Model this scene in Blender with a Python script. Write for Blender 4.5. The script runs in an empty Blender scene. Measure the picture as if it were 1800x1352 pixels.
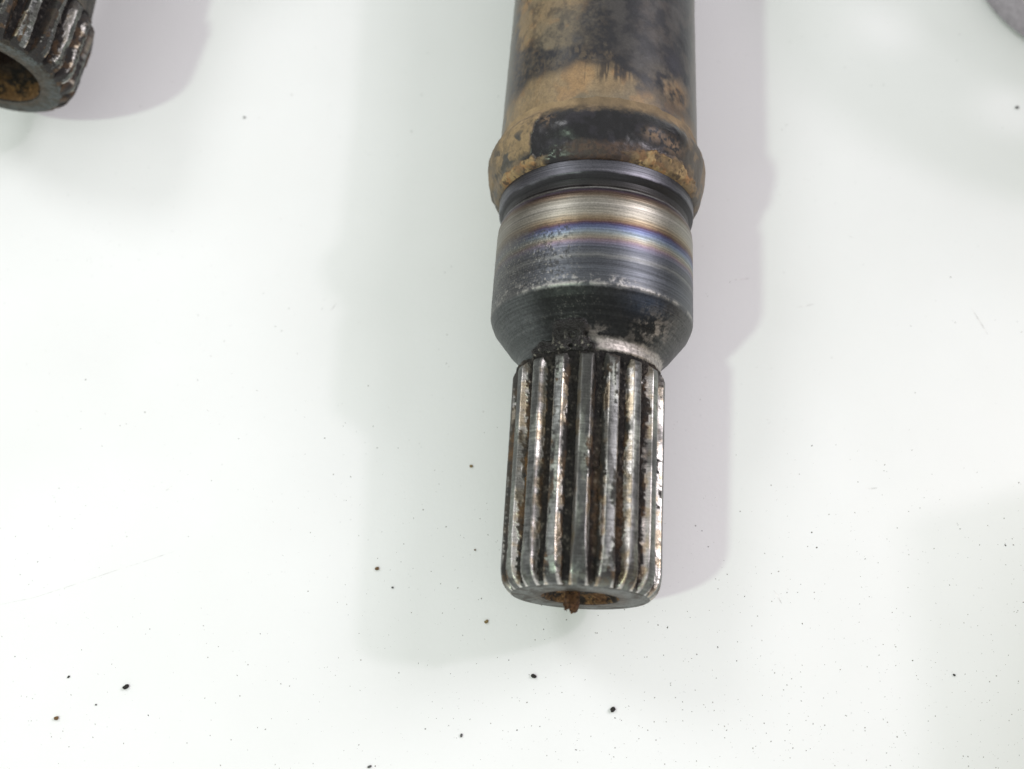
import bpy, math, random
import numpy as np
from mathutils import Matrix, Vector

scene = bpy.context.scene
COL = scene.collection
MM = 0.001

# ------------------------------------------------------------------ camera
cam_d = bpy.data.cameras.new("camera")
cam = bpy.data.objects.new("camera", cam_d)
COL.objects.link(cam)
cam_d.sensor_fit = 'HORIZONTAL'
cam_d.sensor_width = 36.0
cam_d.lens = 40.0
cam_d.clip_start = 0.005
cam_d.clip_end = 20.0
_R = Matrix(((0.997734, -0.047946, 0.047206), (0.062554, 0.919412, -0.388289), (-0.024785, 0.390362, 0.920328)))
cam.matrix_world = Matrix.Translation((-4.525 * MM, -46.901 * MM, 228.448 * MM)) @ _R.to_4x4()
cam_d.dof.use_dof = True
cam_d.dof.focus_distance = 0.224
cam_d.dof.aperture_fstop = 11.0
scene.camera = cam

# ------------------------------------------------------------------ world, lamps, exposure
scene.view_settings.view_transform = 'Standard'
scene.view_settings.look = 'None'
scene.view_settings.exposure = 0.0
scene.view_settings.gamma = 1.0
world = bpy.data.worlds.new("World")
scene.world = world
world.use_nodes = True
bg = world.node_tree.nodes["Background"]
bg.inputs[0].default_value = (1.0, 0.985, 0.99, 1)
bg.inputs[1].default_value = 0.65


def lamp(name, pos, target, size, power, color):
    d = bpy.data.lights.new(name, 'AREA')
    d.shape = 'DISK'
    d.size = size
    d.energy = power
    d.color = color
    o = bpy.data.objects.new(name, d)
    COL.objects.link(o)
    o.location = pos
    v = Vector(target) - Vector(pos)
    o.rotation_euler = v.to_track_quat('-Z', 'Y').to_euler()
    return o


lamp("left_lamp", (-0.80, -0.55, 1.26), (0, 0.05, 0), 0.085, 6.2, (0.78, 1.0, 0.77))
lamp("right_lamp", (1.20, 0.36, 1.09), (0, 0.05, 0), 0.09, 3.3, (1.0, 0.88, 1.0))
lamp("left_softbox", (-0.92, 0.68, 1.15), (0, 0.05, 0), 0.42, 4.0, (0.98, 0.98, 1.0))
lamp("right_softbox", (1.12, 0.62, 1.00), (0, 0.05, 0), 0.72, 8.4, (1.0, 0.95, 1.0))


# ------------------------------------------------------------------ helpers
def smooth(a, b, x):
    t = np.clip((x - a) / (b - a), 0, 1)
    return t * t * (3 - 2 * t)


def box(x, a, b, w):
    return smooth(a - w, a + w, x) * (1 - smooth(b - w, b + w, x))


def _h(i, j, k, seed):
    n = (i * 374761393 + j * 668265263 + k * 2147483647 + seed * 1274126177) & 0xFFFFFFFF
    n = ((n ^ (n >> 13)) * 1274126177) & 0xFFFFFFFF
    n = ((n ^ (n >> 15)) * 2246822519) & 0xFFFFFFFF
    return ((n ^ (n >> 16)) & 0xFFFFFF) / float(0xFFFFFF)


def vnoise(P, scale, seed=0):
    Q = P * scale + 1000.0
    I = np.floor(Q).astype(np.int64)
    F = Q - I
    F = F * F * (3 - 2 * F)
    r = 0
    for a in (0, 1):
        wa = F[..., 0] if a else 1 - F[..., 0]
        for b in (0, 1):
            wb = F[..., 1] if b else 1 - F[..., 1]
            for c in (0, 1):
                wc = F[..., 2] if c else 1 - F[..., 2]
                r = r + wa * wb * wc * _h(I[..., 0] + a, I[..., 1] + b, I[..., 2] + c, seed)
    return r


def fbm(P, scale, octv=4, seed=0):
    s = 0
    amp = 0.5
    tot = 0
    for o in range(octv):
        s = s + amp * vnoise(P, scale * (2.03 ** o), seed + 17 * o)
        tot += amp
        amp *= 0.55
    return s / tot


def lerp(a, b, m):
    m = m[..., None]
    return a * (1 - m) + np.asarray(b, float) * m


def tag(o, label=None, cat=None, group=None, kind=None):
    if label: o["label"] = label
    if cat: o["category"] = cat
    if group: o["group"] = group
    if kind: o["kind"] = kind
    return o


def empty(name, loc=(0, 0, 0), rot=(0, 0, 0)):
    o = bpy.data.objects.new(name, None)
    o.empty_display_size = 0.01
    COL.objects.link(o)
    o.location = loc
    o.rotation_euler = rot
    return o


def mesh_obj(name, V, F, mat, parent=None, col=None, rmg=None, smooth_shade=True):
    me = bpy.data.meshes.new(name)
    V = np.asarray(V, np.float32).reshape(-1, 3)
    if isinstance(F, np.ndarray):
        nf, k = F.shape
        me.vertices.add(len(V))
        me.vertices.foreach_set("co", V.ravel())
        me.loops.add(nf * k)
        me.loops.foreach_set("vertex_index", F.astype(np.int32).ravel())
        me.polygons.add(nf)
        me.polygons.foreach_set("loop_start", np.arange(0, nf * k, k, dtype=np.int32))
        me.update(calc_edges=True)
    else:
        me.from_pydata([tuple(v) for v in V.tolist()], [], F)
    me.validate()
    me.polygons.foreach_set("use_smooth", [smooth_shade] * len(me.polygons))
    if col is not None:
        a = me.attributes.new("Col", 'FLOAT_COLOR', 'POINT')
        c = np.ones((len(V), 4), np.float32)
        c[:, :3] = np.clip(np.asarray(col).reshape(-1, 3), 0.004, 0.95)
        a.data.foreach_set("color", c.ravel())
        a = me.attributes.new("Rmg", 'FLOAT_COLOR', 'POINT')
        c = np.ones((len(V), 4), np.float32)
        c[:, :3] = np.clip(np.asarray(rmg).reshape(-1, 3), 0, 1)
        a.data.foreach_set("color", c.ravel())
    me.materials.append(mat)
    me.update()
    o = bpy.data.objects.new(name, me)
    COL.objects.link(o)
    if parent is not None:
        o.parent = parent
    return o


def grid_faces(n, m, wrap=False):
    """n rows (along), m columns (around)"""
    i = np.arange(n - 1)[:, None]
    mm = m if wrap else m - 1
    j = np.arange(mm)[None, :]
    a = i * m + j
    b = i * m + (j + 1) % m
    return np.stack([a, a + m, b + m, b], -1).reshape(-1, 4)


def dense(profile, step):
    """resample a polyline of (y, r) at about `step` mm, keeping its corners"""
    out = [profile[0]]
    for p, q in zip(profile[:-1], profile[1:]):
        d = math.hypot(q[0] - p[0], q[1] - p[1])
        n = max(1, int(math.ceil(d / step)))
        for k in range(1, n + 1):
            t = k / n
            out.append((p[0] + (q[0] - p[0]) * t, p[1] + (q[1] - p[1]) * t))
    return np.array(out)


def angles(n_top=300, n_bot=70):
    top = np.linspace(-100, 100, n_top)
    bot = np.linspace(100, 260, n_bot + 2)[1:-1]
    return np.concatenate([top, bot])


def lathe(name, profile, paint, mat, parent, step=0.35, disp=None, ang=None, flip=True):
    U = angles() if ang is None else ang
    pr = dense(profile, step)
    y = np.repeat(pr[:, 0][:, None], len(U), 1)
    r = np.repeat(pr[:, 1][:, None], len(U), 1)
    u = np.repeat(U[None, :], len(pr), 0)
    uu = np.where(u > 180, u - 360, u)
    ra = np.radians(u)

    def pts(r):
        return np.stack([r * np.sin(ra), y, r * np.cos(ra)], -1)
    P = pts(r)
    if disp is not None:
        d = disp(uu, y, r, P)
        P2 = pts(r + d)
    else:
        P2 = P
    col, rmg = paint(uu, y, r, P)
    F = grid_faces(len(pr), len(U), True)
    if flip:
        F = F[:, ::-1]
    return mesh_obj(name, P2.reshape(-1, 3) * MM, F, mat, parent, col.reshape(-1, 3), rmg.reshape(-1, 3))


def stack3(a, b, c):
    return np.stack(np.broadcast_arrays(a, b, c), -1).astype(float)


# ------------------------------------------------------------------ materials
def nodes_of(name):
    m = bpy.data.materials.new(name)
    m.use_nodes = True
    nt = m.node_tree
    return m, nt, nt.nodes, nt.links, nt.nodes["Principled BSDF"]


def part_material(name, ring=0.0, ring_scale=2600.0, fine=0.35, fine_scale=3500.0, bump=1.0, spec=0.4):
    """reads the dirt / metal masks stored on the mesh, adds grain, turning marks and grit relief"""
    m, nt, N, L, bs = nodes_of(name)
    ac = N.new("ShaderNodeAttribute"); ac.attribute_name = "Col"
    ar = N.new("ShaderNodeAttribute"); ar.attribute_name = "Rmg"
    sep = N.new("ShaderNodeSeparateColor")
    L.new(ar.outputs["Color"], sep.inputs[0])
    tc = N.new("ShaderNodeTexCoord")
    nz = N.new("ShaderNodeTexNoise")
    nz.inputs["Scale"].default_value = fine_scale
    nz.inputs["Detail"].default_value = 4
    nz.inputs["Roughness"].default_value = 0.65
    L.new(tc.outputs["Object"], nz.inputs["Vector"])
    # grain on colour
    mr = N.new("ShaderNodeMapRange")
    mr.inputs["From Min"].default_value = 0.3
    mr.inputs["From Max"].default_value = 0.7
    mr.inputs["To Min"].default_value = 1 - fine
    mr.inputs["To Max"].default_value = 1 + fine
    L.new(nz.outputs["Fac"], mr.inputs["Value"])
    vm = N.new("ShaderNodeVectorMath"); vm.operation = 'SCALE'
    L.new(ac.outputs["Color"], vm.inputs[0])
    L.new(mr.outputs[0], vm.inputs["Scale"])
    last = vm.outputs[0]
    # relief: grit
    grit = N.new("ShaderNodeMath"); grit.operation = 'MULTIPLY'
    L.new(nz.outputs["Fac"], grit.inputs[0])
    L.new(sep.outputs[2], grit.inputs[1])
    hgt = grit.outputs[0]
    if ring > 0:
        sx = N.new("ShaderNodeSeparateXYZ")
        L.new(tc.outputs["Object"], sx.inputs[0])
        rn = N.new("ShaderNodeTexNoise"); rn.noise_dimensions = '2D'
        cb = N.new("ShaderNodeCombineXYZ")
        my = N.new("ShaderNodeMath"); my.operation = 'MULTIPLY'; my.inputs[1].default_value = ring_scale
        L.new(sx.outputs[1], my.inputs[0])
        mx = N.new("ShaderNodeMath"); mx.operation = 'MULTIPLY'; mx.inputs[1].default_value = 60.0
        L.new(sx.outputs[0], mx.inputs[0])
        L.new(my.outputs[0], cb.inputs[0]); L.new(mx.outputs[0], cb.inputs[1])
        rn.inputs["Scale"].default_value = 1.0
        rn.inputs["Detail"].default_value = 3
        L.new(cb.outputs[0], rn.inputs["Vector"])
        mm_ = N.new("ShaderNodeMapRange")
        mm_.inputs["From Min"].default_value = 0.32
        mm_.inputs["From Max"].default_value = 0.68
        mm_.inputs["To Min"].default_value = 1 - 0.45 * ring
        mm_.inputs["To Max"].default_value = 1 + 0.45 * ring
        L.new(rn.outputs["Fac"], mm_.inputs["Value"])
        v2 = N.new("ShaderNodeVectorMath"); v2.operation = 'SCALE'
        L.new(last, v2.inputs[0]); L.new(mm_.outputs[0], v2.inputs["Scale"])
        last = v2.outputs[0]
        ad = N.new("ShaderNodeMath"); ad.operation = 'MULTIPLY_ADD'
        ad.inputs[1].default_value = 0.30 * ring
        L.new(rn.outputs["Fac"], ad.inputs[0]); L.new(hgt, ad.inputs[2])
        hgt = ad.outputs[0]
    L.new(last, bs.inputs["Base Color"])
    L.new(sep.outputs[1], bs.inputs["Metallic"])
    rr = N.new("ShaderNodeMath"); rr.operation = 'MULTIPLY_ADD'
    rr.inputs[1].default_value = 0.22
    L.new(nz.outputs["Fac"], rr.inputs[0])
    sb = N.new("ShaderNodeMath"); sb.operation = 'SUBTRACT'; sb.inputs[1].default_value = 0.11
    L.new(sep.outputs[0], sb.inputs[0]); L.new(sb.outputs[0], rr.inputs[2])
    L.new(rr.outputs[0], bs.inputs["Roughness"])
    bs.inputs["Specular IOR Level"].default_value = spec
    bp = N.new("ShaderNodeBump")
    bp.inputs["Strength"].default_value = 0.9
    bp.inputs["Distance"].default_value = 0.00022 * bump
    L.new(hgt, bp.inputs["Height"])
    L.new(bp.outputs[0], bs.inputs["Normal"])
    return m


M_TUBE = part_material("dusty_dark_tube", ring=0.0, fine=0.16, fine_scale=2600, bump=.8)
M_COLLAR = part_material("black_glossy_collar", ring=0.0, fine=0.12, fine_scale=2600, bump=.6, spec=0.5)
M_SLEEVE = part_material("turned_steel", ring=0.42, ring_scale=3000, fine=0.22, fine_scale=3600, bump=1.5)
M_TOOTH = part_material("milled_tooth_steel", ring=0.40, ring_scale=3400, fine=0.35, fine_scale=4200)
M_GRIME = part_material("grimy_core_steel", ring=0.0, fine=0.6, fine_scale=2300, bump=2.6, spec=0.22)


def table_material():
    m, nt, N, L, bs = nodes_of("white_board")
    tc = N.new("ShaderNodeTexCoord")
    a = N.new("ShaderNodeTexNoise"); a.inputs["Scale"].default_value = 900; a.inputs["Detail"].default_value = 5
    b = N.new("ShaderNodeTexNoise"); b.inputs["Scale"].default_value = 22; b.inputs["Detail"].default_value = 4
    for n in (a, b):
        L.new(tc.outputs["Object"], n.inputs["Vector"])
    cr = N.new("ShaderNodeValToRGB")
    cr.color_ramp.elements[0].position = 0.30; cr.color_ramp.elements[0].color = (0.835, 0.84, 0.835, 1)
    cr.color_ramp.elements[1].position = 0.70; cr.color_ramp.elements[1].color = (0.875, 0.88, 0.88, 1)
    L.new(b.outputs["Fac"], cr.inputs[0])
    # faint dark pin specks pressed into the surface
    v = N.new("ShaderNodeTexVoronoi"); v.inputs["Scale"].default_value = 420
    L.new(tc.outputs["Object"], v.inputs["Vector"])
    sp = N.new("ShaderNodeMapRange")
    sp.inputs["From Min"].default_value = 0.02; sp.inputs["From Max"].default_value = 0.09
    sp.inputs["To Min"].default_value = 0.78; sp.inputs["To Max"].default_value = 1.0
    L.new(v.outputs["Distance"], sp.inputs["Value"])
    gate = N.new("ShaderNodeMapRange")
    gate.inputs["From Min"].default_value = 0.42; gate.inputs["From Max"].default_value = 0.62
    L.new(b.outputs["Fac"], gate.inputs["Value"])
    mx = N.new("ShaderNodeMix"); mx.data_type = 'FLOAT'
    mx.inputs["A"].default_value = 1.0
    L.new(gate.outputs[0], mx.inputs["Factor"])
    L.new(sp.outputs[0], mx.inputs["B"])
    sc = N.new("ShaderNodeVectorMath"); sc.operation = 'SCALE'
    L.new(cr.outputs[0], sc.inputs[0]); L.new(mx.outputs["Result"], sc.inputs["Scale"])
    L.new(sc.outputs[0], bs.inputs["Base Color"])
    bs.inputs["Roughness"].default_value = 0.55
    bs.inputs["Specular IOR Level"].default_value = 0.25
    bp = N.new("ShaderNodeBump"); bp.inputs["Strength"].default_value = 0.18; bp.inputs["Distance"].default_value = 0.0002
    L.new(a.outputs["Fac"], bp.inputs["Height"])
    L.new(bp.outputs[0], bs.inputs["Normal"])
    return m


def plain(name, color, rough, metal=0.0, var=0.3, scale=2500, spec=0.4, bump=0.0002):
    m, nt, N, L, bs = nodes_of(name)
    tc = N.new("ShaderNodeTexCoord")
    n = N.new("ShaderNodeTexNoise"); n.inputs["Scale"].default_value = scale; n.inputs["Detail"].default_value = 4
    L.new(tc.outputs["Object"], n.inputs["Vector"])
    mr = N.new("ShaderNodeMapRange")
    mr.inputs["From Min"].default_value = 0.3; mr.inputs["From Max"].default_value = 0.7
    mr.inputs["To Min"].default_value = 1 - var; mr.inputs["To Max"].default_value = 1 + var
    L.new(n.outputs["Fac"], mr.inputs["Value"])
    sc = N.new("ShaderNodeVectorMath"); sc.operation = 'SCALE'
    sc.inputs[0].default_value = color
    L.new(mr.outputs[0], sc.inputs["Scale"])
    L.new(sc.outputs[0], bs.inputs["Base Color"])
    bs.inputs["Roughness"].default_value = rough
    bs.inputs["Metallic"].default_value = metal
    bs.inputs["Specular IOR Level"].default_value = spec
    bp = N.new("ShaderNodeBump"); bp.inputs["Strength"].default_value = 0.7; bp.inputs["Distance"].default_value = bump
    L.new(n.outputs["Fac"], bp.inputs["Height"]); L.new(bp.outputs[0], bs.inputs["Normal"])
    return m


# ------------------------------------------------------------------ the table
TABLE = table_material()
o = mesh_obj("tabletop", np.array([(-.7, -.5, 0), (.7, -.5, 0), (.7, .9, 0), (-.7, .9, 0),
                                   (-.7, -.5, -.02), (.7, -.5, -.02), (.7, .9, -.02), (-.7, .9, -.02)]),
             [(0, 1, 2, 3), (7, 6, 5, 4), (0, 4, 5, 1), (1, 5, 6, 2), (2, 6, 7, 3), (3, 7, 4, 0)], TABLE, smooth_shade=False)
tag(o, "white scuffed tabletop that everything lies on", kind="structure")
tabletop = o

# ------------------------------------------------------------------ paint functions of the drive shaft
STEEL = np.array([0.36, 0.365, 0.37])
DUST = np.array([0.31, 0.218, 0.118])
DUST2 = np.array([0.225, 0.178, 0.115])
RUST = np.array([0.26, 0.105, 0.03])
GRIME = np.array([0.016, 0.014, 0.013])
PAINT = np.array([0.020, 0.020, 0.023])


def base_arrays(u):
    return np.ones(u.shape + (3,)) * 1.0


def paint_tube(u, y, r, P):
    n1 = fbm(P, 0.10, 4, 1); n2 = fbm(P, 0.35, 4, 5); n3 = fbm(P, 1.6, 3, 9)
    col = np.ones(u.shape + (3,)) * PAINT
    col = lerp(col, (0.045, 0.045, 0.048), smooth(0.45, 0.7, n2) * 0.6)
    wob = (n1 - 0.5) * 9 + (n2 - 0.5) * 7
    us = u + (n2 - 0.5) * 34 + (n1 - 0.5) * 20
    yy = y + wob * 0.55 + (n3 - 0.5) * 1.2
    # lower tan band, broad at the left and thinning right
    top_edge = 101.0 + 1.0 * smooth(-60, -20, u) * (1 - smooth(-20, 25, u)) + 2.0 * smooth(-30, -70, u) * 0 - 3.0 * smooth(0, 22, us)
    band = (1 - smooth(top_edge - 2.6, top_edge + 1.4, yy)) * smooth(90.6, 92.0, y + (n3 - .5) * .8)
    left = smooth(-88, -62, us)
    band = band * left * (1 - 0.55 * smooth(14, 40, us))
    # right mottled brown patch
    rp = np.exp(-((u - 43) / 17) ** 2 - ((y - 100.5) / 4.2) ** 2) * smooth(0.35, 0.62, n2)
    lip = box(y + (n3 - .5) * 1.4, 91.0, 95.5, 0.8) * smooth(5, 20, u) * (1 - smooth(62, 76, u))
    # upper left tan field
    field = smooth(108.8, 111.6, yy + 0.10 * (u + 45)) * smooth(-76, -58, us) * (1 - smooth(-22, -2, us))
    field = field * (0.5 + 0.5 * smooth(0.34, 0.52, n2 * 0.6 + n3 * 0.4))
    field = field * (1 - .6 * smooth(.5, .62, fbm(P, .22, 3, 33)) * smooth(-40, -25, u))
    dust = 0.80 * np.clip(np.maximum.reduce([band * (0.80 + 0.2 * smooth(.35, .6, n3)), rp * 0.8, lip * 0.85, field * 0.86]), 0, 1)
    # fine rub streaks along the tube where the band fades out
    st = fbm(np.stack([u * 0.9, y * 0.12, 0 * u], -1), 1.0, 3, 77)
    fade = box(y + (n2 - .5) * 4, 98.0, 103.0, 1.2) * box(u, -10, 16, 6)
    dust = np.clip(dust * (1 - 0.75 * fade * smooth(.42, .6, st)), 0, 1)
    # light scrapes inside the dark band
    scr = box(y + (n2 - .5) * 3, 103.0, 107.2, 0.7) * box(u, -52, 6, 6) * smooth(0.52, 0.66, fbm(P * np.array([1, .6, 1]), 1.1, 4, 31))
    dust = np.maximum(dust, scr * 0.22)
    # thin film of dust all over
    dust = np.maximum(dust, 0.16 * smooth(0.35, 0.7, n3) * (1 - smooth(-10, 8, u)) + 0.07 * smooth(.4, .7, n2))
    dcol = DUST * (0.62 + 0.5 * n2 + 0.30 * fbm(np.stack([u * .5, y * .35, 0 * u], -1), 1.0, 4, 34))[..., None]
    dcol = lerp(dcol, DUST2, smooth(0.4, 0.65, n1))
    dcol = lerp(dcol, np.array([0.42, 0.24, 0.10]), 0.5 * smooth(.55, .7, fbm(P, 0.25, 3, 60)))
    c = col * (1 - dust[..., None]) + dcol * dust[..., None]
    blot = np.exp(-((u - 45) / 8) ** 2 - ((y - 107) / 3.0) ** 2) + np.exp(-((u - 38) / 9) ** 2 - ((y - 94.2) / 1.6) ** 2)
    c = lerp(c, (0.035, 0.035, 0.045), np.clip(blot, 0, 1) * 0.8)
    # lighter grey side edges; at the right a reflection painted into the colour
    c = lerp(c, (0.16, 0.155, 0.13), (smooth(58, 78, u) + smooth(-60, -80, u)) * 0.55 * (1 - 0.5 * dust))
    rough = 0.34 + 0.26 * dust
    return c, stack3(rough, 0.0, 0.06 + 0.30 * dust)


def disp_collar(u, y, r, P):
    n = fbm(P, 0.22, 3, 3)
    d = (n - 0.5) * 0.6
    d = d - 0.75 * np.exp(-((u - 4) / 13) ** 2 - ((y - 88.4) / 3.2) ** 2)
    d = d + 0.55 * np.exp(-((u - 27) / 9) ** 2 - ((y - 87.2) / 2.0) ** 2)
    d = d + 0.45 * np.exp(-((u + 19) / 9) ** 2 - ((y - 87.2) / 2.2) ** 2)
    # caked mud on the left stands a little proud, with a broken edge
    d = d + 0.42 * mud_left(u, y, P) + 0.5 * lip_mud(u, y, P)
    d = d + (fbm(P, 1.4, 3, 8) - 0.5) * (0.05 + .16 * np.clip(mud_left(u, y, P) + lip_mud(u, y, P) + smooth(84.5, 83, y), 0, 1))
    return d * smooth(80.2, 81.2, y) * (1 - smooth(92.2, 93.2, y) * 0.9)


def mud_left(u, y, P):
    n = fbm(P, 0.6, 3, 41)
    edge = -35.5 - 0.9 * (88.0 - y) * (y < 88) + (n - 0.5) * 5 + 0.6 * (y - 88) * (y >= 88)
    m = (1 - smooth(edge - 0.8, edge + 0.8, u)) * smooth(83.0, 84.0, y + (n - .5) * 2)
    return m


def lip_mud(u, y, P):
    n = fbm(P, 0.75, 4, 47)
    yy = y + (n - 0.5) * 2.6
    left = box(yy, 79.6, 82.2, 0.5) * (1 - smooth(-33, -28, u + (n - .5) * 6)) * smooth(-75, -62, u)
    right = box(yy, 79.2, 82.6 + 1.0 * smooth(15, 30, u) - 1.2 * smooth(44, 56, u), 0.6) * smooth(12, 22, u + (n - .5) * 16) * (1 - smooth(60, 74, u))
    return np.clip(left + right, 0, 1) * (0.45 + .55 * smooth(.40, .54, fbm(P, .5, 3, 49)))


def paint_collar(u, y, r, P):
    n1 = fbm(P, 0.16, 4, 11); n2 = fbm(P, 0.5, 4, 12); n3 = fbm(P, 1.7, 3, 13)
    col = np.ones(u.shape + (3,)) * np.array([0.006, 0.006, 0.007])
    col = lerp(col, (0.014, 0.013, 0.017), smooth(.5, .7, n2))
    # side walls: mottled brown grey
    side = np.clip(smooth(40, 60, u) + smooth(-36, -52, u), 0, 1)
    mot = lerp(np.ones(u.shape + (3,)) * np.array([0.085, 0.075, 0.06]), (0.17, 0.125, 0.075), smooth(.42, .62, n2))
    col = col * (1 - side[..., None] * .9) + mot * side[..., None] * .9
    m = mud_left(u, y, P)
    mc = np.ones(u.shape + (3,)) * DUST * (0.62 + 0.6 * n2[..., None])
    mc = lerp(mc, (0.07, 0.065, 0.06), smooth(.50, .60, fbm(P, 0.33, 3, 44)) * smooth(-36, -46, u) * (1 - smooth(87.5, 90, y)))
    mm = m * (0.55 + 0.45 * smooth(.35, .55, n1 * .5 + n3 * .5)) * (1 - 0.65 * smooth(-58, -72, u))
    col = col * (1 - mm[..., None]) + mc * mm[..., None]
    # dark crack line over the mud, at the step to the tube
    crack = np.exp(-((y - 91.8 - 0.02 * (u + 40)) / 0.22) ** 2) * box(u, -49, -30, 2)
    col = lerp(col, (0.05, 0.04, 0.035), crack * .8)
    # tan dust running in from the tube side
    inn = smooth(90.2, 93.0, y + (n3 - .5) * 1.6 + (n2 - .5) * 1.5) * smooth(-80, -60, u) * (1 - .5 * smooth(50, 64, u))
    col = lerp(col, DUST * (0.6 + .7 * n2[..., None]), inn * (.55 + .35 * smooth(.4, .6, n1)))
    # rust-brown lower lip
    br = box(y + (n2 - .5) * 2.2, 80.2, 83.8, 0.7) * smooth(-30, -10, u + (n1 - .5) * 30) * (1 - smooth(50, 66, u))
    col = lerp(col, (0.055, 0.030, 0.017), br * (0.45 + .5 * smooth(.4, .6, n3)))
    lm = lip_mud(u, y, P)
    lc = np.ones(u.shape + (3,)) * np.array([0.34, 0.235, 0.115]) * (0.42 + 0.9 * n3[..., None])
    lc = lerp(lc, (0.30, 0.14, 0.05), smooth(.53, .64, n2) * .6)
    lc = lerp(lc, (0.05, 0.035, 0.025), smooth(.60, .68, fbm(P, 1.1, 3, 48)) * .8)
    col = col * (1 - lm[..., None]) + lc * lm[..., None]
    # brown smears on the right of the dent
    sm = np.exp(-((u - 27) / 5) ** 2 - ((y - 86.6) / 1.1) ** 2) + np.exp(-((u - 39) / 6) ** 2 - ((y - 86) / 1.4) ** 2) \
        + np.exp(-((u + 28) / 3.2) ** 2 - ((y - 89.4) / 1.2) ** 2)
    col = lerp(col, (0.21, 0.135, 0.08), np.clip(sm, 0, 1) * smooth(.36, .55, n3) * .85)
    dirt = np.clip(mm + inn + lm + br * .5 + side * .5 + np.clip(sm, 0, 1) * .6, 0, 1)
    rough = 0.25 + 0.52 * dirt + 0.08 * n2
    return col, stack3(rough, 0.0, 0.05 + 0.8 * dirt)


HEAT = [  # y mm, colour of the temper bands, roughness
    (53.0, (0.16, 0.17, 0.19)), (54.6, (0.17, 0.18, 0.205)), (57.0, (0.18, 0.195, 0.235)), (59.4, (0.15, 0.16, 0.19)),
    (60.2, (0.33, 0.33, 0.33)), (60.8, (0.19, 0.20, 0.23)), (62.0, (0.19, 0.205, 0.27)), (62.8, (0.24, 0.20, 0.30)),
    (63.3, (0.30, 0.19, 0.24)), (63.8, (0.36, 0.27, 0.19)), (64.4, (0.37, 0.35, 0.27)), (65.1, (0.25, 0.32, 0.38)), (65.9, (0.13, 0.18, 0.37)),
    (66.6, (0.10, 0.09, 0.24)), (67.0, (0.15, 0.07, 0.11)), (67.5, (0.27, 0.15, 0.065)), (68.3, (0.44, 0.31, 0.16)), (69.3, (0.52, 0.45, 0.33)),
    (71.0, (0.54, 0.48, 0.39)), (72.3, (0.47, 0.40, 0.30)), (73.0, (0.32, 0.215, 0.125)), (73.8, (0.19, 0.10, 0.075)), (74.4, (0.15, 0.09, 0.16)),
    (75.0, (0.42, 0.40, 0.37)), (75.35, (0.12, 0.09, 0.085)), (75.8, (0.05, 0.043, 0.042)), (77.0, (0.035, 0.032, 0.036)), (77.8, (0.05, 0.046, 0.055)),
    (78.2, (0.19, 0.18, 0.22)), (79.5, (0.15, 0.148, 0.18)), (81.0, (0.13, 0.125, 0.15)), (82.5, (0.07, 0.06, 0.06))]
HY = np.array([h[0] for h in HEAT]); HC = np.array([h[1] for h in HEAT])


def grime_cone(u, y, P):
    n = fbm(P, 0.5, 4, 61); n2 = fbm(P, 0.22, 3, 62)
    g = np.exp(-((u + 17 + (n2 - .5) * 20) / 17) ** 2 - ((y - 45.2 + (n - .5) * 4) / 3.4) ** 2)
    g2 = np.exp(-((u + 38) / 14) ** 2 - ((y - 43.6) / 2.4) ** 2)
    return smooth(0.24, 0.50, np.maximum(g, g2 * .95) + (n - .5) * .50)


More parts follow.
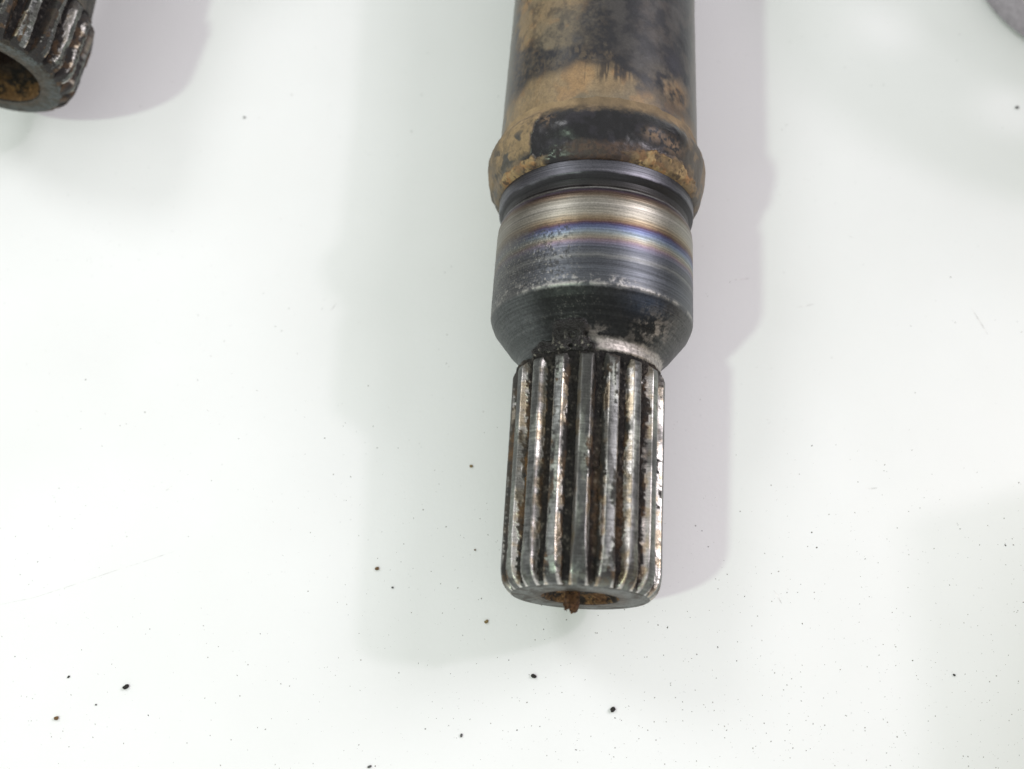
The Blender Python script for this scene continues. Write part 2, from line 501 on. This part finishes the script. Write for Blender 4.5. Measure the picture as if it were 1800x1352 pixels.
def paint_sleeve(u, y, r, P):
    n1 = fbm(P, 0.18, 4, 21); n2 = fbm(P, 0.7, 4, 22); n3 = fbm(P, 2.4, 3, 23)
    yy = y + (n1 - .5) * 0.9 + (fbm(P, .45, 3, 29) - .5) * .5 - 0.25 * (u / 60.0)
    col = np.stack([np.interp(yy, HY, HC[:, k]) for k in range(3)], -1)
    metal = np.ones(u.shape)
    rough = 0.36 + 0.10 * n2
    gry = col.mean(-1, keepdims=True)
    col = (gry + (col - gry) * 0.62) * np.array([0.97, 1.0, 0.99]) * (0.70 - .19 * (1 - smooth(61.5, 63.5, y)) - .10 * smooth(67, 69, y) * (1 - smooth(73, 76, y)))[..., None]
    dk = box(y, 75.6, 77.9, 0.2)
    metal = metal * (1 - 0.5 * dk)
    # turning lines of different brightness
    rings = vnoise(np.stack([y * 3.3, u * .012, 0 * y], -1), 1.0, 91)
    col = col * (0.80 + 0.40 * rings[..., None])
    # left side: dull, scratched and speckled black
    pit = .75 * smooth(0.54, 0.66, fbm(P, 2.1, 4, 26)) * smooth(0.42, 0.6, n1 + 0.30 * smooth(-8, -45, u)) * (1 - smooth(-18, 6, u)) * (1 - smooth(66, 69, y))
    col = lerp(col, (0.02, 0.02, 0.02), pit * .85)
    metal = metal * (1 - pit * .9)
    dull = smooth(-22, -55, u) * (1 - smooth(66, 70, y)) * .6
    col = lerp(col, (0.095, 0.093, 0.088), dull)
    col = lerp(col, (0.17, 0.155, 0.13), smooth(-30, -58, u) * box(y, 65, 73, 1.5) * .55)
    spk = smooth(0.64, 0.74, fbm(P, 3.6, 3, 27)) * box(y, 55, 66, 1) * (1 - smooth(-22, 0, u))
    col = lerp(col, (0.50, 0.47, 0.40), spk * .38)
    # worn bright edge between sleeve and cone
    edge = np.exp(-((y - 54.35) / 0.36) ** 2) * (0.10 + 0.85 * smooth(.42, .62, n2 * .6 + n3 * .4)) * (1 - .35 * smooth(-30, -60, u))
    edge = np.maximum(edge, smooth(.52, .66, n3 * .6 + n2 * .4) * box(y, 54.0, 56.0, .7) * (1 - smooth(10, 30, u)) * .7)
    edge = np.clip(edge, 0, 1)
    # the oily dark cone
    cone = (1 - smooth(53.6, 54.2, y))
    ccol = np.ones(u.shape + (3,)) * np.array([0.022, 0.023, 0.023])
    ccol = ccol * (0.55 + 0.9 * n3[..., None])
    ccol = ccol * (0.7 + .6 * vnoise(np.stack([y * 2.2, u * .02, 0 * y], -1), 1.0, 93)[..., None])
    lft = smooth(-26, -48, u)  # grey-blue reflection of the surroundings painted into the left side
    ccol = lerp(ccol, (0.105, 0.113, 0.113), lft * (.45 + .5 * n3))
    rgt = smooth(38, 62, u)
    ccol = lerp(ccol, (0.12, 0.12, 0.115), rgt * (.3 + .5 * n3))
    blu = np.exp(-((u - 33) / 13) ** 2 - ((y - 52) / 1.8) ** 2)
    ccol = lerp(ccol, (0.05, 0.065, 0.095), blu * .8)
    pale = np.exp(-((u - 43) / 14) ** 2 - ((y - 48.6) / 2.4) ** 2) * smooth(.43, .6, n2)
    pale = np.maximum(pale, np.exp(-((u - 10) / 16) ** 2 - ((y - 46.6) / 1.0) ** 2) * smooth(.47, .62, n2) * .8)
    ccol = lerp(ccol, (0.36, 0.325, 0.29), np.clip(pale, 0, 1) * .85)
    chips = smooth(.64, .74, fbm(P, 3.2, 3, 71)) * box(y, 45, 53, .8) * smooth(.4, .6, n1)
    ccol = lerp(ccol, (0.26, 0.25, 0.225), chips * .25)
    blk = smooth(.55, .68, fbm(P, 2.4, 3, 76)) * .4
    ccol = lerp(ccol, (0.012, 0.012, 0.012), blk * (1 - .5 * lft))
    # bare bright neck on the right
    neck = (1 - smooth(45.6, 46.4, y + (n2 - .5) * 1.3)) * smooth(-1, 8, u + (n2 - .5) * 12)
    ccol = lerp(ccol, (0.44, 0.41, 0.375), neck * (0.55 + .45 * smooth(.35, .6, n3)))
    g = grime_cone(u, y, P)
    ccol = lerp(ccol, GRIME, g)
    ccol = lerp(ccol, (0.30, 0.28, 0.23), g * smooth(.62, .70, fbm(P, 1.7, 3, 73)) * smooth(47.5, 43.5, y) * .75)
    col = col * (1 - cone[..., None]) + ccol * cone[..., None]
    metal = metal * (1 - cone) + cone * np.clip(0.75 + 0.25 * neck - g, 0.0, 1)
    rough = rough * (1 - cone) + cone * (0.40 + .1 * n2 - .16 * g + 0.05 * neck)
    col = lerp(col, (0.62, 0.60, 0.55), edge * .50)
    metal = np.maximum(metal, edge * .9)
    grit = 0.05 + 0.15 * pit + cone * (0.10 + 0.9 * g) + .2 * edge + .25 * dull
    return col, stack3(rough, metal, grit)


def disp_sleeve(u, y, r, P):
    g = grime_cone(u, y, P) * (1 - smooth(52, 53.5, y))
    d = g * ((0.10 + 0.95 * fbm(P, 1.0, 4, 65)) * 1.35 + (fbm(P, 3.4, 2, 68) - .5) * .35)
    d = d + (vnoise(np.stack([y * 2.6, 0 * y, 0 * y], -1), 1.0, 66) - .5) * .035
    d = d - 0.05 * smooth(.56, .7, fbm(P, .9, 3, 67)) * (u < -15) * box(y, 55, 66, 1)
    return d


# ------------------------------------------------------------------ splined end: core, teeth, bore
def build_splines(parent, rt, rr, y_end, n_teeth, bore, phase, seed, rough_teeth=0.0, right_rust=(), gbias=0.0, plug=False, face_c=(0.14, 0.145, 0.135)):
    """rt tip radius, rr root radius, splines run from y=0 to y_end"""
    def core_paint(u, y, r, P):
        n2 = fbm(P, 0.5, 4, seed + 1); n3 = fbm(P, 1.8, 3, seed + 2)
        col = np.ones(u.shape + (3,)) * np.array([0.011, 0.0095, 0.009])
        col = lerp(col, (0.036, 0.031, 0.026), smooth(.48, .66, n2 * .6 + n3 * .4) * .8)
        col = lerp(col, (0.17, 0.15, 0.125), smooth(.66, .74, n3) * .5)
        for (uc, us, ys, yw, amt) in right_rust:
            m = np.exp(-((u - uc) / us) ** 2 - ((y - ys) / yw) ** 2) * smooth(.30, .52, n2)
            col = lerp(col, (0.15, 0.080, 0.030), np.clip(m * amt, 0, 1))
        face = (y < .25) * smooth(bore + .2, bore + 0.8, r)
        fcol = lerp(np.ones(u.shape + (3,)) * np.array(face_c), (0.055, 0.047, 0.036), smooth(.46 - gbias * .3, .60, n2 * .6 + n3 * .4) * .95)
        col = col * (1 - face[..., None]) + fcol * face[..., None]
        stain = face * smooth(bore + 2.6, bore + .6, r + (n2 - .5) * 5) * .6
        col = lerp(col, (0.075, 0.05, 0.028), stain)
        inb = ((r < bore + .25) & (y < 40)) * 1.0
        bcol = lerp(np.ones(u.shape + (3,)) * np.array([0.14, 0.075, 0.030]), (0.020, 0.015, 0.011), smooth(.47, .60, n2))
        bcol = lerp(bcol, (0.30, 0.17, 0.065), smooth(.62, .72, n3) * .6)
        bcol = lerp(bcol, (0.012, 0.01, 0.01), smooth(2.2, 7, y) * .88)  # darkness deep in the bore painted in, growing with depth
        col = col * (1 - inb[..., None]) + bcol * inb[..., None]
        metal = face * (.75 if plug else .35)
        return col, stack3(0.46 + .2 * n2 - .06 * face + .15 * inb - .22 * smooth(.5, .65, n3) * (1 - face), metal, 0.85 - 0.6 * face)

    def core_disp(u, y, r, P):
        body = (r > bore + 1.5) * smooth(.6, 2.4, y)
        inb = (r < bore + .3) * 1.0
        return ((fbm(P, 0.8, 4, seed + 4) - .38) * 1.5 + (fbm(P, 3.0, 2, seed + 6) - .5) * .22) * body + (fbm(P, .7, 3, seed + 5) - .5) * 1.0 * inb * smooth(-.3, .6, y)
    if plug:
        inner = [(1.5, 0.2), (1.4, bore * .45), (1.1, bore * .82), (0.4, bore * .95), (-0.3, bore)]
    else:
        inner = [(16, 0.2), (14, bore * .62), (9, bore * .80), (5.5, bore * .92), (0.3, bore)]
    prof = inner + [(-.6, bore + .4), (-.6, rr - .70), (-.4, rr - .35), (-.1, rr - .05), (.3, rr),
            (y_end - 4.6, rr), (y_end - 3.6, rr + .12), (y_end - 2.4, rr + .42), (y_end - 1.4, rr + .85), (y_end - .6, rr + 1.0)]
    lathe("spline_core", prof, core_paint, M_GRIME, parent, 0.3, core_disp, ang=angles(300, 60))

    # one mesh per tooth: flank, crest, flank, with both ends run out
    for k in range(n_teeth):
        uc = phase + 360.0 / n_teeth * k
        uc = (uc + 180) % 360 - 180
        near = abs(uc) < 100
        na, ny = (33, 290) if near else (11, 30)
        ks = rt / 15.0
        half_b = 7.3 * 18 / n_teeth
        hc0 = 3.2 * 18 / n_teeth * random.Random(seed * 7 + k).uniform(.84, 1.18)
        uc += random.Random(seed * 9 + k).uniform(-.55, .55)
        du = np.linspace(-half_b - 1.0, half_b + 1.0, na)
        yv = np.concatenate([np.linspace(-0.45, 6, ny // 3), np.linspace(6, y_end - 4, ny // 2 + 2)[1:-1], np.linspace(y_end - 4, y_end - .6, ny - ny // 3 - ny // 2)])
        Y, D = np.meshgrid(yv, du, indexing='ij')
        half_c = hc0 * (1 + .42 * smooth(9.5, 1.5, Y))
        U = uc + D
        rnd = random.Random(seed * 100 + k)
        hr = 1 - np.clip((np.abs(D) - half_c) / (half_b - half_c), 0, 1.6)
        prof_r = rr - .15 + (rt - rr + .15) * np.where(hr > 0, np.clip(hr, 0, 1) ** 0.85, hr * .3)
        prof_r = prof_r - 0.05 * (np.abs(D) / half_c) ** 4 * (np.abs(D) <= half_c)
        cham = rr - .12 + np.interp(Y, [-.6, -.2, .4, 1.2, 2.0, 3.0, 4.5, 7], [-.5, .12, .78, 1.36, 1.68, 1.90, 2.06, 2.3]) * (rt - rr) / 1.9
        run = rr + np.interp(Y, [y_end - 4, y_end - 2.6, y_end - 1.7, y_end - 1.1, y_end - .6], [rt - rr + .4, rt - rr + .05, rt - rr - .25, (rt - rr) * .50, (rt - rr) * .40])
        R_ = np.minimum(np.minimum(prof_r, cham), run)
        ra = np.radians(U)
        P = np.stack([R_ * np.sin(ra), Y, R_ * np.cos(ra)], -1)
        n2 = fbm(P, 0.55, 4, seed + 31); n3 = fbm(P, 1.9, 4, seed + 32); n4 = fbm(P * np.array([1, .25, 1]), 0.7, 3, seed + 33)
        h = (R_ - rr) / (rt - rr)
        crest = smooth(half_c + .35, half_c - .35, np.abs(D))
        flank = 1 - crest
        # light nicks and wear of the crest edges
        R2 = R_ + (n3 - .5) * (.05 + .12 * flank + rough_teeth * .5) + rough_teeth * (n2 - .6) * .9 * smooth(1.5, 4, Y)
        # grime climbing the flanks unevenly
        glev = 0.60 + gbias + rnd.uniform(-.22, .22) + (n4 - .5) * 1.5 + (n3 - .5) * .9
        side_bias = rnd.choice((-1, 1)) * 0.22 + (.08 if uc < 0 else -.08)
        g = smooth(-.07, .07, glev + side_bias * np.sign(D) - h) * (smooth(.6, 2.6, Y + n2 * 2) if gbias < .1 else 1)
        g = np.maximum(g, smooth(.63, .72, n3 * .6 + n2 * .4) * .45 * smooth(2, 6, Y))
        warm = lerp(np.ones(U.shape + (3,)) * np.array([0.55, 0.53, 0.50]), (0.50, 0.42, 0.31), smooth(.46, .64, n2))  # flanks lighter and cream: lamp reflections put into the steel colour
        steel = np.ones(U.shape + (3,)) * np.array([0.185, 0.19, 0.183]) * (0.36 + 1.1 * n2[..., None]) * (0.70 + .55 * rnd.random())
        green = lerp(steel, (0.28, 0.30, 0.255), smooth(.45, .62, n4) * .6)
        col = green * crest[..., None] + warm * flank[..., None]
        # chatter marks across the crest
        ch = vnoise(np.stack([Y * 2.6 + D * .03, 0 * Y, 0 * Y + k], -1), 1.0, seed + 40)
        ch2 = smooth(.56, .70, fbm(P * np.array([.35, 1.6, .35]), 0.8, 2, seed + 41))
        col = col * (1 - crest[..., None] * (0.16 * smooth(.45, .6, ch) + .22 * ch2 + .14 * smooth(.50, .62, n3))[..., None])
        col = lerp(col, np.array([0.66, 0.66, 0.64]), np.exp(-((np.abs(D) - half_c) / .40) ** 2) * smooth(.45, .62, n4 * .6 + n3 * .4) * .6)
        dark = lerp(np.ones(U.shape + (3,)) * GRIME * 1.5, (0.085, 0.052, 0.028), smooth(.50, .62, n2))
        for (uc_, us_, ys_, yw_, amt) in right_rust:
            m = np.exp(-((U - uc_) / us_) ** 2 - ((Y - ys_) / yw_) ** 2) * smooth(.3, .52, n2)
            dark = lerp(dark, (0.23, 0.12, 0.04), np.clip(m * amt, 0, 1))
        col = col * (1 - g[..., None]) + dark * g[..., None]
        # black grease smeared over some crests
        sm = smooth(.50, .64, fbm(P * np.array([1, .35, 1]), .33, 4, seed + 51) + .07 * np.exp(-((U - 2) / 22) ** 2) + (n3 - .5) * .25) * smooth(1.5, 5, Y)
        col = lerp(col, (0.030, 0.029, 0.026), sm * .72)
        # upper ends stay oily
        oil = smooth(y_end - 5.5, y_end - 1.2, Y + (n2 - .5) * 5) * .8
        col = lerp(col, (0.05, 0.048, 0.045), oil * (1 - .5 * crest))
        metal = np.clip(1 - g * 1.0 - oil * .5 - sm * .6, 0, 1)
        rough = 0.34 + .10 * n2 - .08 * flank + g * .14 + rough_teeth * .1
        P2 = np.stack([R2 * np.sin(ra), Y, R2 * np.cos(ra)], -1)
        mesh_obj("spline_tooth", P2.reshape(-1, 3) * MM, grid_faces(len(yv), na)[:, ::-1], M_TOOTH if near else M_TOOTH, parent,
                 col.reshape(-1, 3), stack3(rough, metal, 0.10 + .8 * g).reshape(-1, 3))


def rounded(pts, n=8):
    """Catmull-Rom curve through the points"""
    p = np.array([pts[0]] + list(pts) + [pts[-1]], float)
    out = [tuple(p[1])]
    for i in range(1, len(p) - 2):
        a, b, c, d = p[i - 1], p[i], p[i + 1], p[i + 2]
        for k in range(1, n + 1):
            t = k / n
            q = 0.5 * (2 * b + (c - a) * t + (2 * a - 5 * b + 4 * c - d) * t * t + (3 * b - a - 3 * c + d) * t ** 3)
            out.append((float(q[0]), float(q[1])))
    return out


# ------------------------------------------------------------------ the main drive shaft
TILT = 0.05
shaft = empty("drive_shaft", (0, 0, 18.4 * MM), (TILT, 0, 0))
tag(shaft, "large steel drive shaft with splined end, heat-blued sleeve and dusty tube, at centre", "drive shaft", "splined drive shafts on the white table")

# dusty tube, running out of the picture to a flange it rests on
lathe("tube", [(91.6, 20.95), (94, 20.95), (100, 20.85), (131, 20.15), (150, 20.1)], paint_tube, M_TUBE, shaft, 0.32,
      lambda u, y, r, P: (fbm(P, .4, 3, 2) - .5) * .10, ang=angles(420, 60))
lathe("tube_end", [(150.0, 20.1), (285, 20.1), (288, 24), (292, 33), (300, 33), (300, 5)], lambda u, y, r, P: (np.ones(u.shape + (3,)) * PAINT * 1.2, stack3(.5 + 0 * u, 0.0, .2)),
      M_TUBE, shaft, 4.0, ang=angles(60, 40))
lathe("crimped_collar", [(80.6, 20.0), (80.8, 20.5)] + rounded([(80.8, 20.5), (81.4, 21.1), (82.6, 21.6), (84.4, 22.1), (86.5, 22.5), (88.4, 22.7), (90.0, 22.55), (91.2, 22.1), (92.2, 21.55), (93.3, 21.1), (94.6, 20.92)])[1:],
      paint_collar, M_COLLAR, shaft, 0.16, disp_collar, ang=angles(620, 60))
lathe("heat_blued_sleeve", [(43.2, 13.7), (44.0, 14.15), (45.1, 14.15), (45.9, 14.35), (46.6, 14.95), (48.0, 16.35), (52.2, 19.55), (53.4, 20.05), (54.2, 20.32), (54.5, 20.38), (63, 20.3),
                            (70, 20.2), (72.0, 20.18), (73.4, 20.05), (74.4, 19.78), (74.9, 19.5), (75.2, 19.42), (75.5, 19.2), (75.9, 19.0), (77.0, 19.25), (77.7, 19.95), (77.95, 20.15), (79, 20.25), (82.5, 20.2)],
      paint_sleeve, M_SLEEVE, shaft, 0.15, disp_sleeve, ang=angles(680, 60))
stub = empty("splined_stub")
stub.parent = shaft
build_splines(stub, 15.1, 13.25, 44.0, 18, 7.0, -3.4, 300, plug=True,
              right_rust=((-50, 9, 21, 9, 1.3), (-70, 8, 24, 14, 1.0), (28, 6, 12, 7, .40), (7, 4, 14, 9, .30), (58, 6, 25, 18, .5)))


def clump(name, parent, center, size, mat, seed, n=3, label=None):
    """angular little lump: a noisy subdivided box"""
    rnd = np.random.RandomState(seed)
    g = np.linspace(-1, 1, n + 1)
    V = []; F = []; idx = {}

    def vid(p):
        k = tuple(np.round(p, 4))
        if k not in idx:
            idx[k] = len(V); V.append(p)
        return idx[k]
    for ax in range(3):
        for s in (-1, 1):
            for i in range(n):
                for j in range(n):
                    q = []
                    for (a, b) in ((g[i], g[j]), (g[i + 1], g[j]), (g[i + 1], g[j + 1]), (g[i], g[j + 1])):
                        p = [0, 0, 0]; p[ax] = s; p[(ax + 1) % 3] = a; p[(ax + 2) % 3] = b
                        q.append(vid(np.array(p, float)))
                    F.append(q if s > 0 else q[::-1])
    V = np.array(V)
    V = V / np.linalg.norm(V, axis=1)[:, None] ** 0.55
    V = V * (1 + rnd.uniform(-.28, .28, V.shape))
    V = V * np.array(size) + np.array(center)
    return mesh_obj(name, V * MM, F, mat, parent, smooth_shade=False)


M_RUST = plain("flaky_rust", (0.085, 0.040, 0.018), 0.8, 0, 0.75, 1600, .3, .0004)
clump("rust_flake", shaft, (-1.6, -1.6, 4.2), (1.35, 2.2, 1.8), M_RUST, 4, 4)

# ------------------------------------------------------------------ the second shaft, top left
s2 = empty("drive_shaft", (-136.9 * MM, 108.9 * MM, 25.5 * MM), (0.06, 0, math.radians(-7)))
tag(s2, "grimy hollow splined shaft end with rusty bore, cut off by the top left corner", "drive shaft", "splined drive shafts on the white table")
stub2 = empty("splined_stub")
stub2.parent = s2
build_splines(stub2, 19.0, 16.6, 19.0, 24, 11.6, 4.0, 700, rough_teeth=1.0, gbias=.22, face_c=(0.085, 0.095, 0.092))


def paint_neck2(u, y, r, P):
    n2 = fbm(P, .4, 4, 801); n3 = fbm(P, 1.5, 3, 802)
    col = lerp(np.ones(u.shape + (3,)) * np.array([0.06, 0.058, 0.052]), (0.17, 0.15, 0.12), smooth(.45, .65, n2) * .7)
    return col, stack3(.5 + .2 * n2, .3, .5)


lathe("shaft_neck", [(17.9, 17.2), (20, 17.0), (34, 15.6), (60, 15.6), (64, 21), (120, 21), (126, 26), (140, 26), (142, 21), (220, 21), (220, 3)], paint_neck2, M_GRIME, s2, 0.8, ang=angles(160, 50))

# ------------------------------------------------------------------ flange standing out of the frame at upper right, and a ring added to darken the corner
M_CAST = plain("dark_cast_steel", (0.10, 0.098, 0.105), 0.55, 0.3, 0.25, 900, .4, .0003)


def flange(name, R0, R1, th, n_h, rh, rc):
    V = []; F = []
    K = 40
    for s in range(n_h):
        a0 = 2 * math.pi * s / n_h; a1 = 2 * math.pi * (s + 1) / n_h; am = (a0 + a1) / 2
        bd = []
        q = K // 4
        for i in range(q): t = a0 + (a1 - a0) * i / q; bd.append((R1 * math.cos(t), R1 * math.sin(t)))
        for i in range(q): t = R1 + (R0 - R1) * i / q; bd.append((t * math.cos(a1), t * math.sin(a1)))
        for i in range(q): t = a1 + (a0 - a1) * i / q; bd.append((R0 * math.cos(t), R0 * math.sin(t)))
        for i in range(q): t = R0 + (R1 - R0) * i / q; bd.append((t * math.cos(a0), t * math.sin(a0)))
        cx, cy = rc * math.cos(am), rc * math.sin(am)
        base = len(V)
        for z in (-th / 2, th / 2):
            for p in bd: V.append((p[0], p[1], z))
            for p in bd:
                t = math.atan2(p[1] - cy, p[0] - cx)
                V.append((cx + rh * math.cos(t), cy + rh * math.sin(t), z))
        for i in range(K):
            j = (i + 1) % K
            F.append((base + i, base + K + i, base + K + j, base + j))
            F.append((base + 2 * K + i, base + 2 * K + j, base + 3 * K + j, base + 3 * K + i))
            F.append((base + K + i, base + 3 * K + i, base + 3 * K + j, base + K + j))
            if i < q or 2 * q <= i < 3 * q:
                F.append((base + i, base + j, base + 2 * K + j, base + 2 * K + i))
    return np.array(V) * MM, F


FSPIN = -14
V, F = flange("f", 15, 63, 4, 8, 7.8, 41)
fl = empty("bolt_flange", (175 * MM, 176 * MM, 63 * MM), (math.radians(90), math.radians(FSPIN), math.radians(-70)))
tag(fl, "dark round steel flange with eight bolt holes standing on edge beyond the shaft", "flange")
mesh_obj("flange_plate", V, F, M_CAST, fl, smooth_shade=False)
mesh_obj("flange_hub", *[x for x in (lambda: (np.array([(r * math.cos(a), r * math.sin(a), z) for (r, z) in ((19, -6), (19, 7), (15.2, 7), (15.2, -6)) for a in np.linspace(0, 2 * math.pi, 48, endpoint=False)]) * MM,
                                          [(i * 48 + j, i * 48 + (j + 1) % 48, ((i + 1) % 4) * 48 + (j + 1) % 48, ((i + 1) % 4) * 48 + j) for i in range(4) for j in range(48)]))()], M_CAST, fl)


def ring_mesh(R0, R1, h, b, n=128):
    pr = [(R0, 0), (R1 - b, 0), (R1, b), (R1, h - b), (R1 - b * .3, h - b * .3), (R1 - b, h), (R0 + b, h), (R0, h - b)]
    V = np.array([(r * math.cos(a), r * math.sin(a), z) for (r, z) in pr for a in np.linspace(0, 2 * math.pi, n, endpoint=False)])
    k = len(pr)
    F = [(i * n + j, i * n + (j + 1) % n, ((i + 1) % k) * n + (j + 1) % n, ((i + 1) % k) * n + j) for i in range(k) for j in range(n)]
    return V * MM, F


V, F = ring_mesh(14, 31, 12, 2.0)  # added ring standing in for the dark patch in the corner
rg = mesh_obj("dark_corner_ring", V, F, plain("corner_shade_grey", (0.40, 0.365, 0.40), 0.7, 0, .15, 700, .3, .0001))
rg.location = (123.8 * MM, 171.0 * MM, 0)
tag(rg, "smooth grey ring added for the dark patch in the top right corner", "ring")

# unseen box added at the right, only to cast a soft shadow into the picture
bx = empty("shadow_caster_box", (0.158, -0.142, 0))
tag(bx, "plain brown box added unseen to the right of the shaft to cast a soft shadow", "box")
M_CARD = plain("cardboard", (0.36, 0.25, 0.15), .8, 0, .1, 300)
for nm, (x0, x1, y0, y1, z0, z1) in (("box_body", (0, .12, 0, .193, .0005, .086)), ("lid_flap", (.0005, .0595, .0005, .1925, .0865, .0885)), ("lid_flap", (.0605, .1195, .0005, .1925, .0865, .0885))):
    mesh_obj(nm, np.array([(x, y, z) for z in (z0, z1) for (x, y) in ((x0, y0), (x1, y0), (x1, y1), (x0, y1))]),
             [(3, 2, 1, 0), (4, 5, 6, 7), (0, 1, 5, 4), (1, 2, 6, 5), (2, 3, 7, 6), (3, 0, 4, 7)], M_CARD, bx, smooth_shade=False)

# ------------------------------------------------------------------ dirt on the table
M_BLACK = plain("black_dirt", (0.018, 0.016, 0.014), 0.75, 0, .5, 1500)
M_BROWN = plain("brown_dirt", (0.15, 0.085, 0.035), 0.85, 0, .5, 1500)
M_TAN = plain("tan_dirt", (0.24, 0.17, 0.075), 0.85, 0, .5, 1500)
M_GREY = plain("grey_dirt", (0.10, 0.10, 0.10), 0.8, 0, .5, 1500)
CR = "loose crumbs of dirt on the white tabletop"
crumbs = [
    (-88.35, -19.35, .72, .48, 35, M_BLACK, "larger black crumb at the lower left, right of the brown crumb"),
    (-100.86, -26.08, .55, .42, 10, M_BROWN, "brown crumb in the lower left corner area of the white table"),
    (-100.22, -18.06, .32, .22, 50, M_BLACK, "tiny black speck straight above the brown crumb at lower left"),
    (-8.09, -12.52, .62, .42, -20, M_BLACK, "black crumb nearest below the splined end of the large shaft"),
    (7.58, -17.99, .62, .50, 40, M_BLACK, "black crumb below and right of the splined end, lowest right of the dark crumbs"),
    (-18.14, -2.37, .48, .36, 30, M_TAN, "tan crumb just below and left of the splined end face"),
    (-21.4, -24.52, .42, .26, 80, M_GREY, "grey crumb near the bottom edge below the large shaft"),
    (-41.26, 7.13, .50, .40, 20, M_BROWN, "dark brown crumb left of the splined end, above a tiny speck"),
    (-37.71, 3.44, .28, .22, 0, M_GREY, "tiny grey speck just below right of the dark brown crumb"),
    (-23.73, 30.21, .40, .34, 0, M_TAN, "yellowish tan crumb left of the middle of the splines"),
    (73.72, -7.48, .32, .22, -20, M_BLACK, "tiny black speck alone on the shaded right part of the table"),
    (-38.48, -31.31, .46, .26, 15, M_GREY, "dark grey crumb cut by the bottom edge of the photo"),
    (-21.53, 12.18, .24, .20, 0, M_BROWN, "tiny brown speck close beside the left side of the splines"),
    (-85.84, 116.66, .34, .26, 0, M_GREY, "small grey speck right of the shadow of the top left shaft"),
    (100.26, 127.75, .52, .40, 0, M_GREY, "grey crumb at the right edge below the dark ring"),
    (-93.65, -23.05, .22, .18, 0, M_GREY, "faint tiny grey speck between the brown and the black lower left crumbs"),
]
for i, (x, y, a, b, rz, m, lab) in enumerate(crumbs):
    h = min(a, b) * .7
    o = clump("dirt_crumb", None, (0, 0, h * .95), (a * .8, b * .8, h * .8), m, 50 + i, 3)
    o.location = (x * MM, y * MM, 0)
    o.rotation_euler = (0, 0, math.radians(rz))
    tag(o, lab, "crumb", CR)

# fine grit: thousands of flat flakes, denser towards the near right
rnd = np.random.RandomState(5)


def grit(name, n, smin, smax, mat, dens, label):
    V = []; F = []
    k = 0
    while k < n:
        x = rnd.uniform(-150, 110); y = rnd.uniform(-42, 155)
        if rnd.rand() > dens(x, y): continue
        s = smin + (smax - smin) * rnd.rand() ** 3
        e = rnd.uniform(.35, 1.0); t = rnd.uniform(0, math.pi)
        nn = 6
        b = len(V)
        for i in range(nn):
            a = 2 * math.pi * i / nn
            rr_ = s * rnd.uniform(.6, 1.15)
            px, py = rr_ * math.cos(a), rr_ * e * math.sin(a)
            V.append((x + px * math.cos(t) - py * math.sin(t), y + px * math.sin(t) + py * math.cos(t), 0.004))
        V.append((x, y, 0.02 + s * .25))
        for i in range(nn): F.append((b + i, b + (i + 1) % nn, b + nn))
        k += 1
    o = mesh_obj(name, np.array(V) * MM, F, mat, smooth_shade=False)
    tag(o, label, kind="stuff")
    return o


def dens1(x, y):
    d = 0.06 + 0.94 * max(0, min(1, (48 - y) / 75.0)) * max(0.16, min(1, (x + 95) / 130.0))
    return d


grit("fine_grit", 3000, 0.05, 0.19, plain("grey_grit", (0.30, 0.29, 0.27), .8, 0, .4, 1500), dens1, "fine grey grit scattered over the near part of the table")
grit("dark_grit", 170, 0.07, 0.24, plain("dark_grit", (0.06, 0.055, 0.05), .8, 0, .5, 1500), dens1, "darker specks scattered over the near right part of the table")

# scratches and scuffs drawn in the white surface
M_SCR = plain("scratch_grey", (0.76, 0.755, 0.75), .7, 0, .25, 600)


def ribbon(name, pts, w, mat):
    pts = np.array(pts, float)
    tt = np.linspace(0, 1, 60)
    seg = np.linspace(0, 1, len(pts))
    X = np.interp(tt, seg, pts[:, 0]); Y = np.interp(tt, seg, pts[:, 1])
    dx = np.gradient(X); dy = np.gradient(Y); L_ = np.hypot(dx, dy)
    nx, ny = -dy / L_, dx / L_
    ww = w * np.sin(np.pi * np.clip(tt, .02, .98)) ** .5 * rnd.uniform(.4, 1.1, len(tt)) * .5
    V = np.concatenate([np.stack([X + nx * ww, Y + ny * ww, 0 * X + .006], 1), np.stack([X - nx * ww, Y - ny * ww, 0 * X + .006], 1)])
    n = len(tt)
    F = [(i, i + 1, n + i + 1, n + i) for i in range(n - 1)]
    o = mesh_obj(name, V * MM, F, mat, tabletop, smooth_shade=False)
    return o


ribbon("scratch", [(-117.5, -4.6), (-110.8, -2.8), (-103.2, .3), (-95.5, 3.6), (-88.9, 6.2), (-83.3, 8.6)], .20, M_SCR)
for (px, py, ln, an) in ((-57.8, 66.3, 2.4, 60), (-87.3, 21.9, 1.6, 45), (48, 72, 4, 15), (34, 78, 3.4, 10), (60, 30, 2.6, 5), (40, 6, 3.0, -60), (86, 70, 7, -65)):
    a = math.radians(an)
    ribbon("scuff", [(px - ln / 2 * math.cos(a), py - ln / 2 * math.sin(a)), (px + .1, py - .1), (px + ln / 2 * math.cos(a), py + ln / 2 * math.sin(a))], .45, M_SCR)
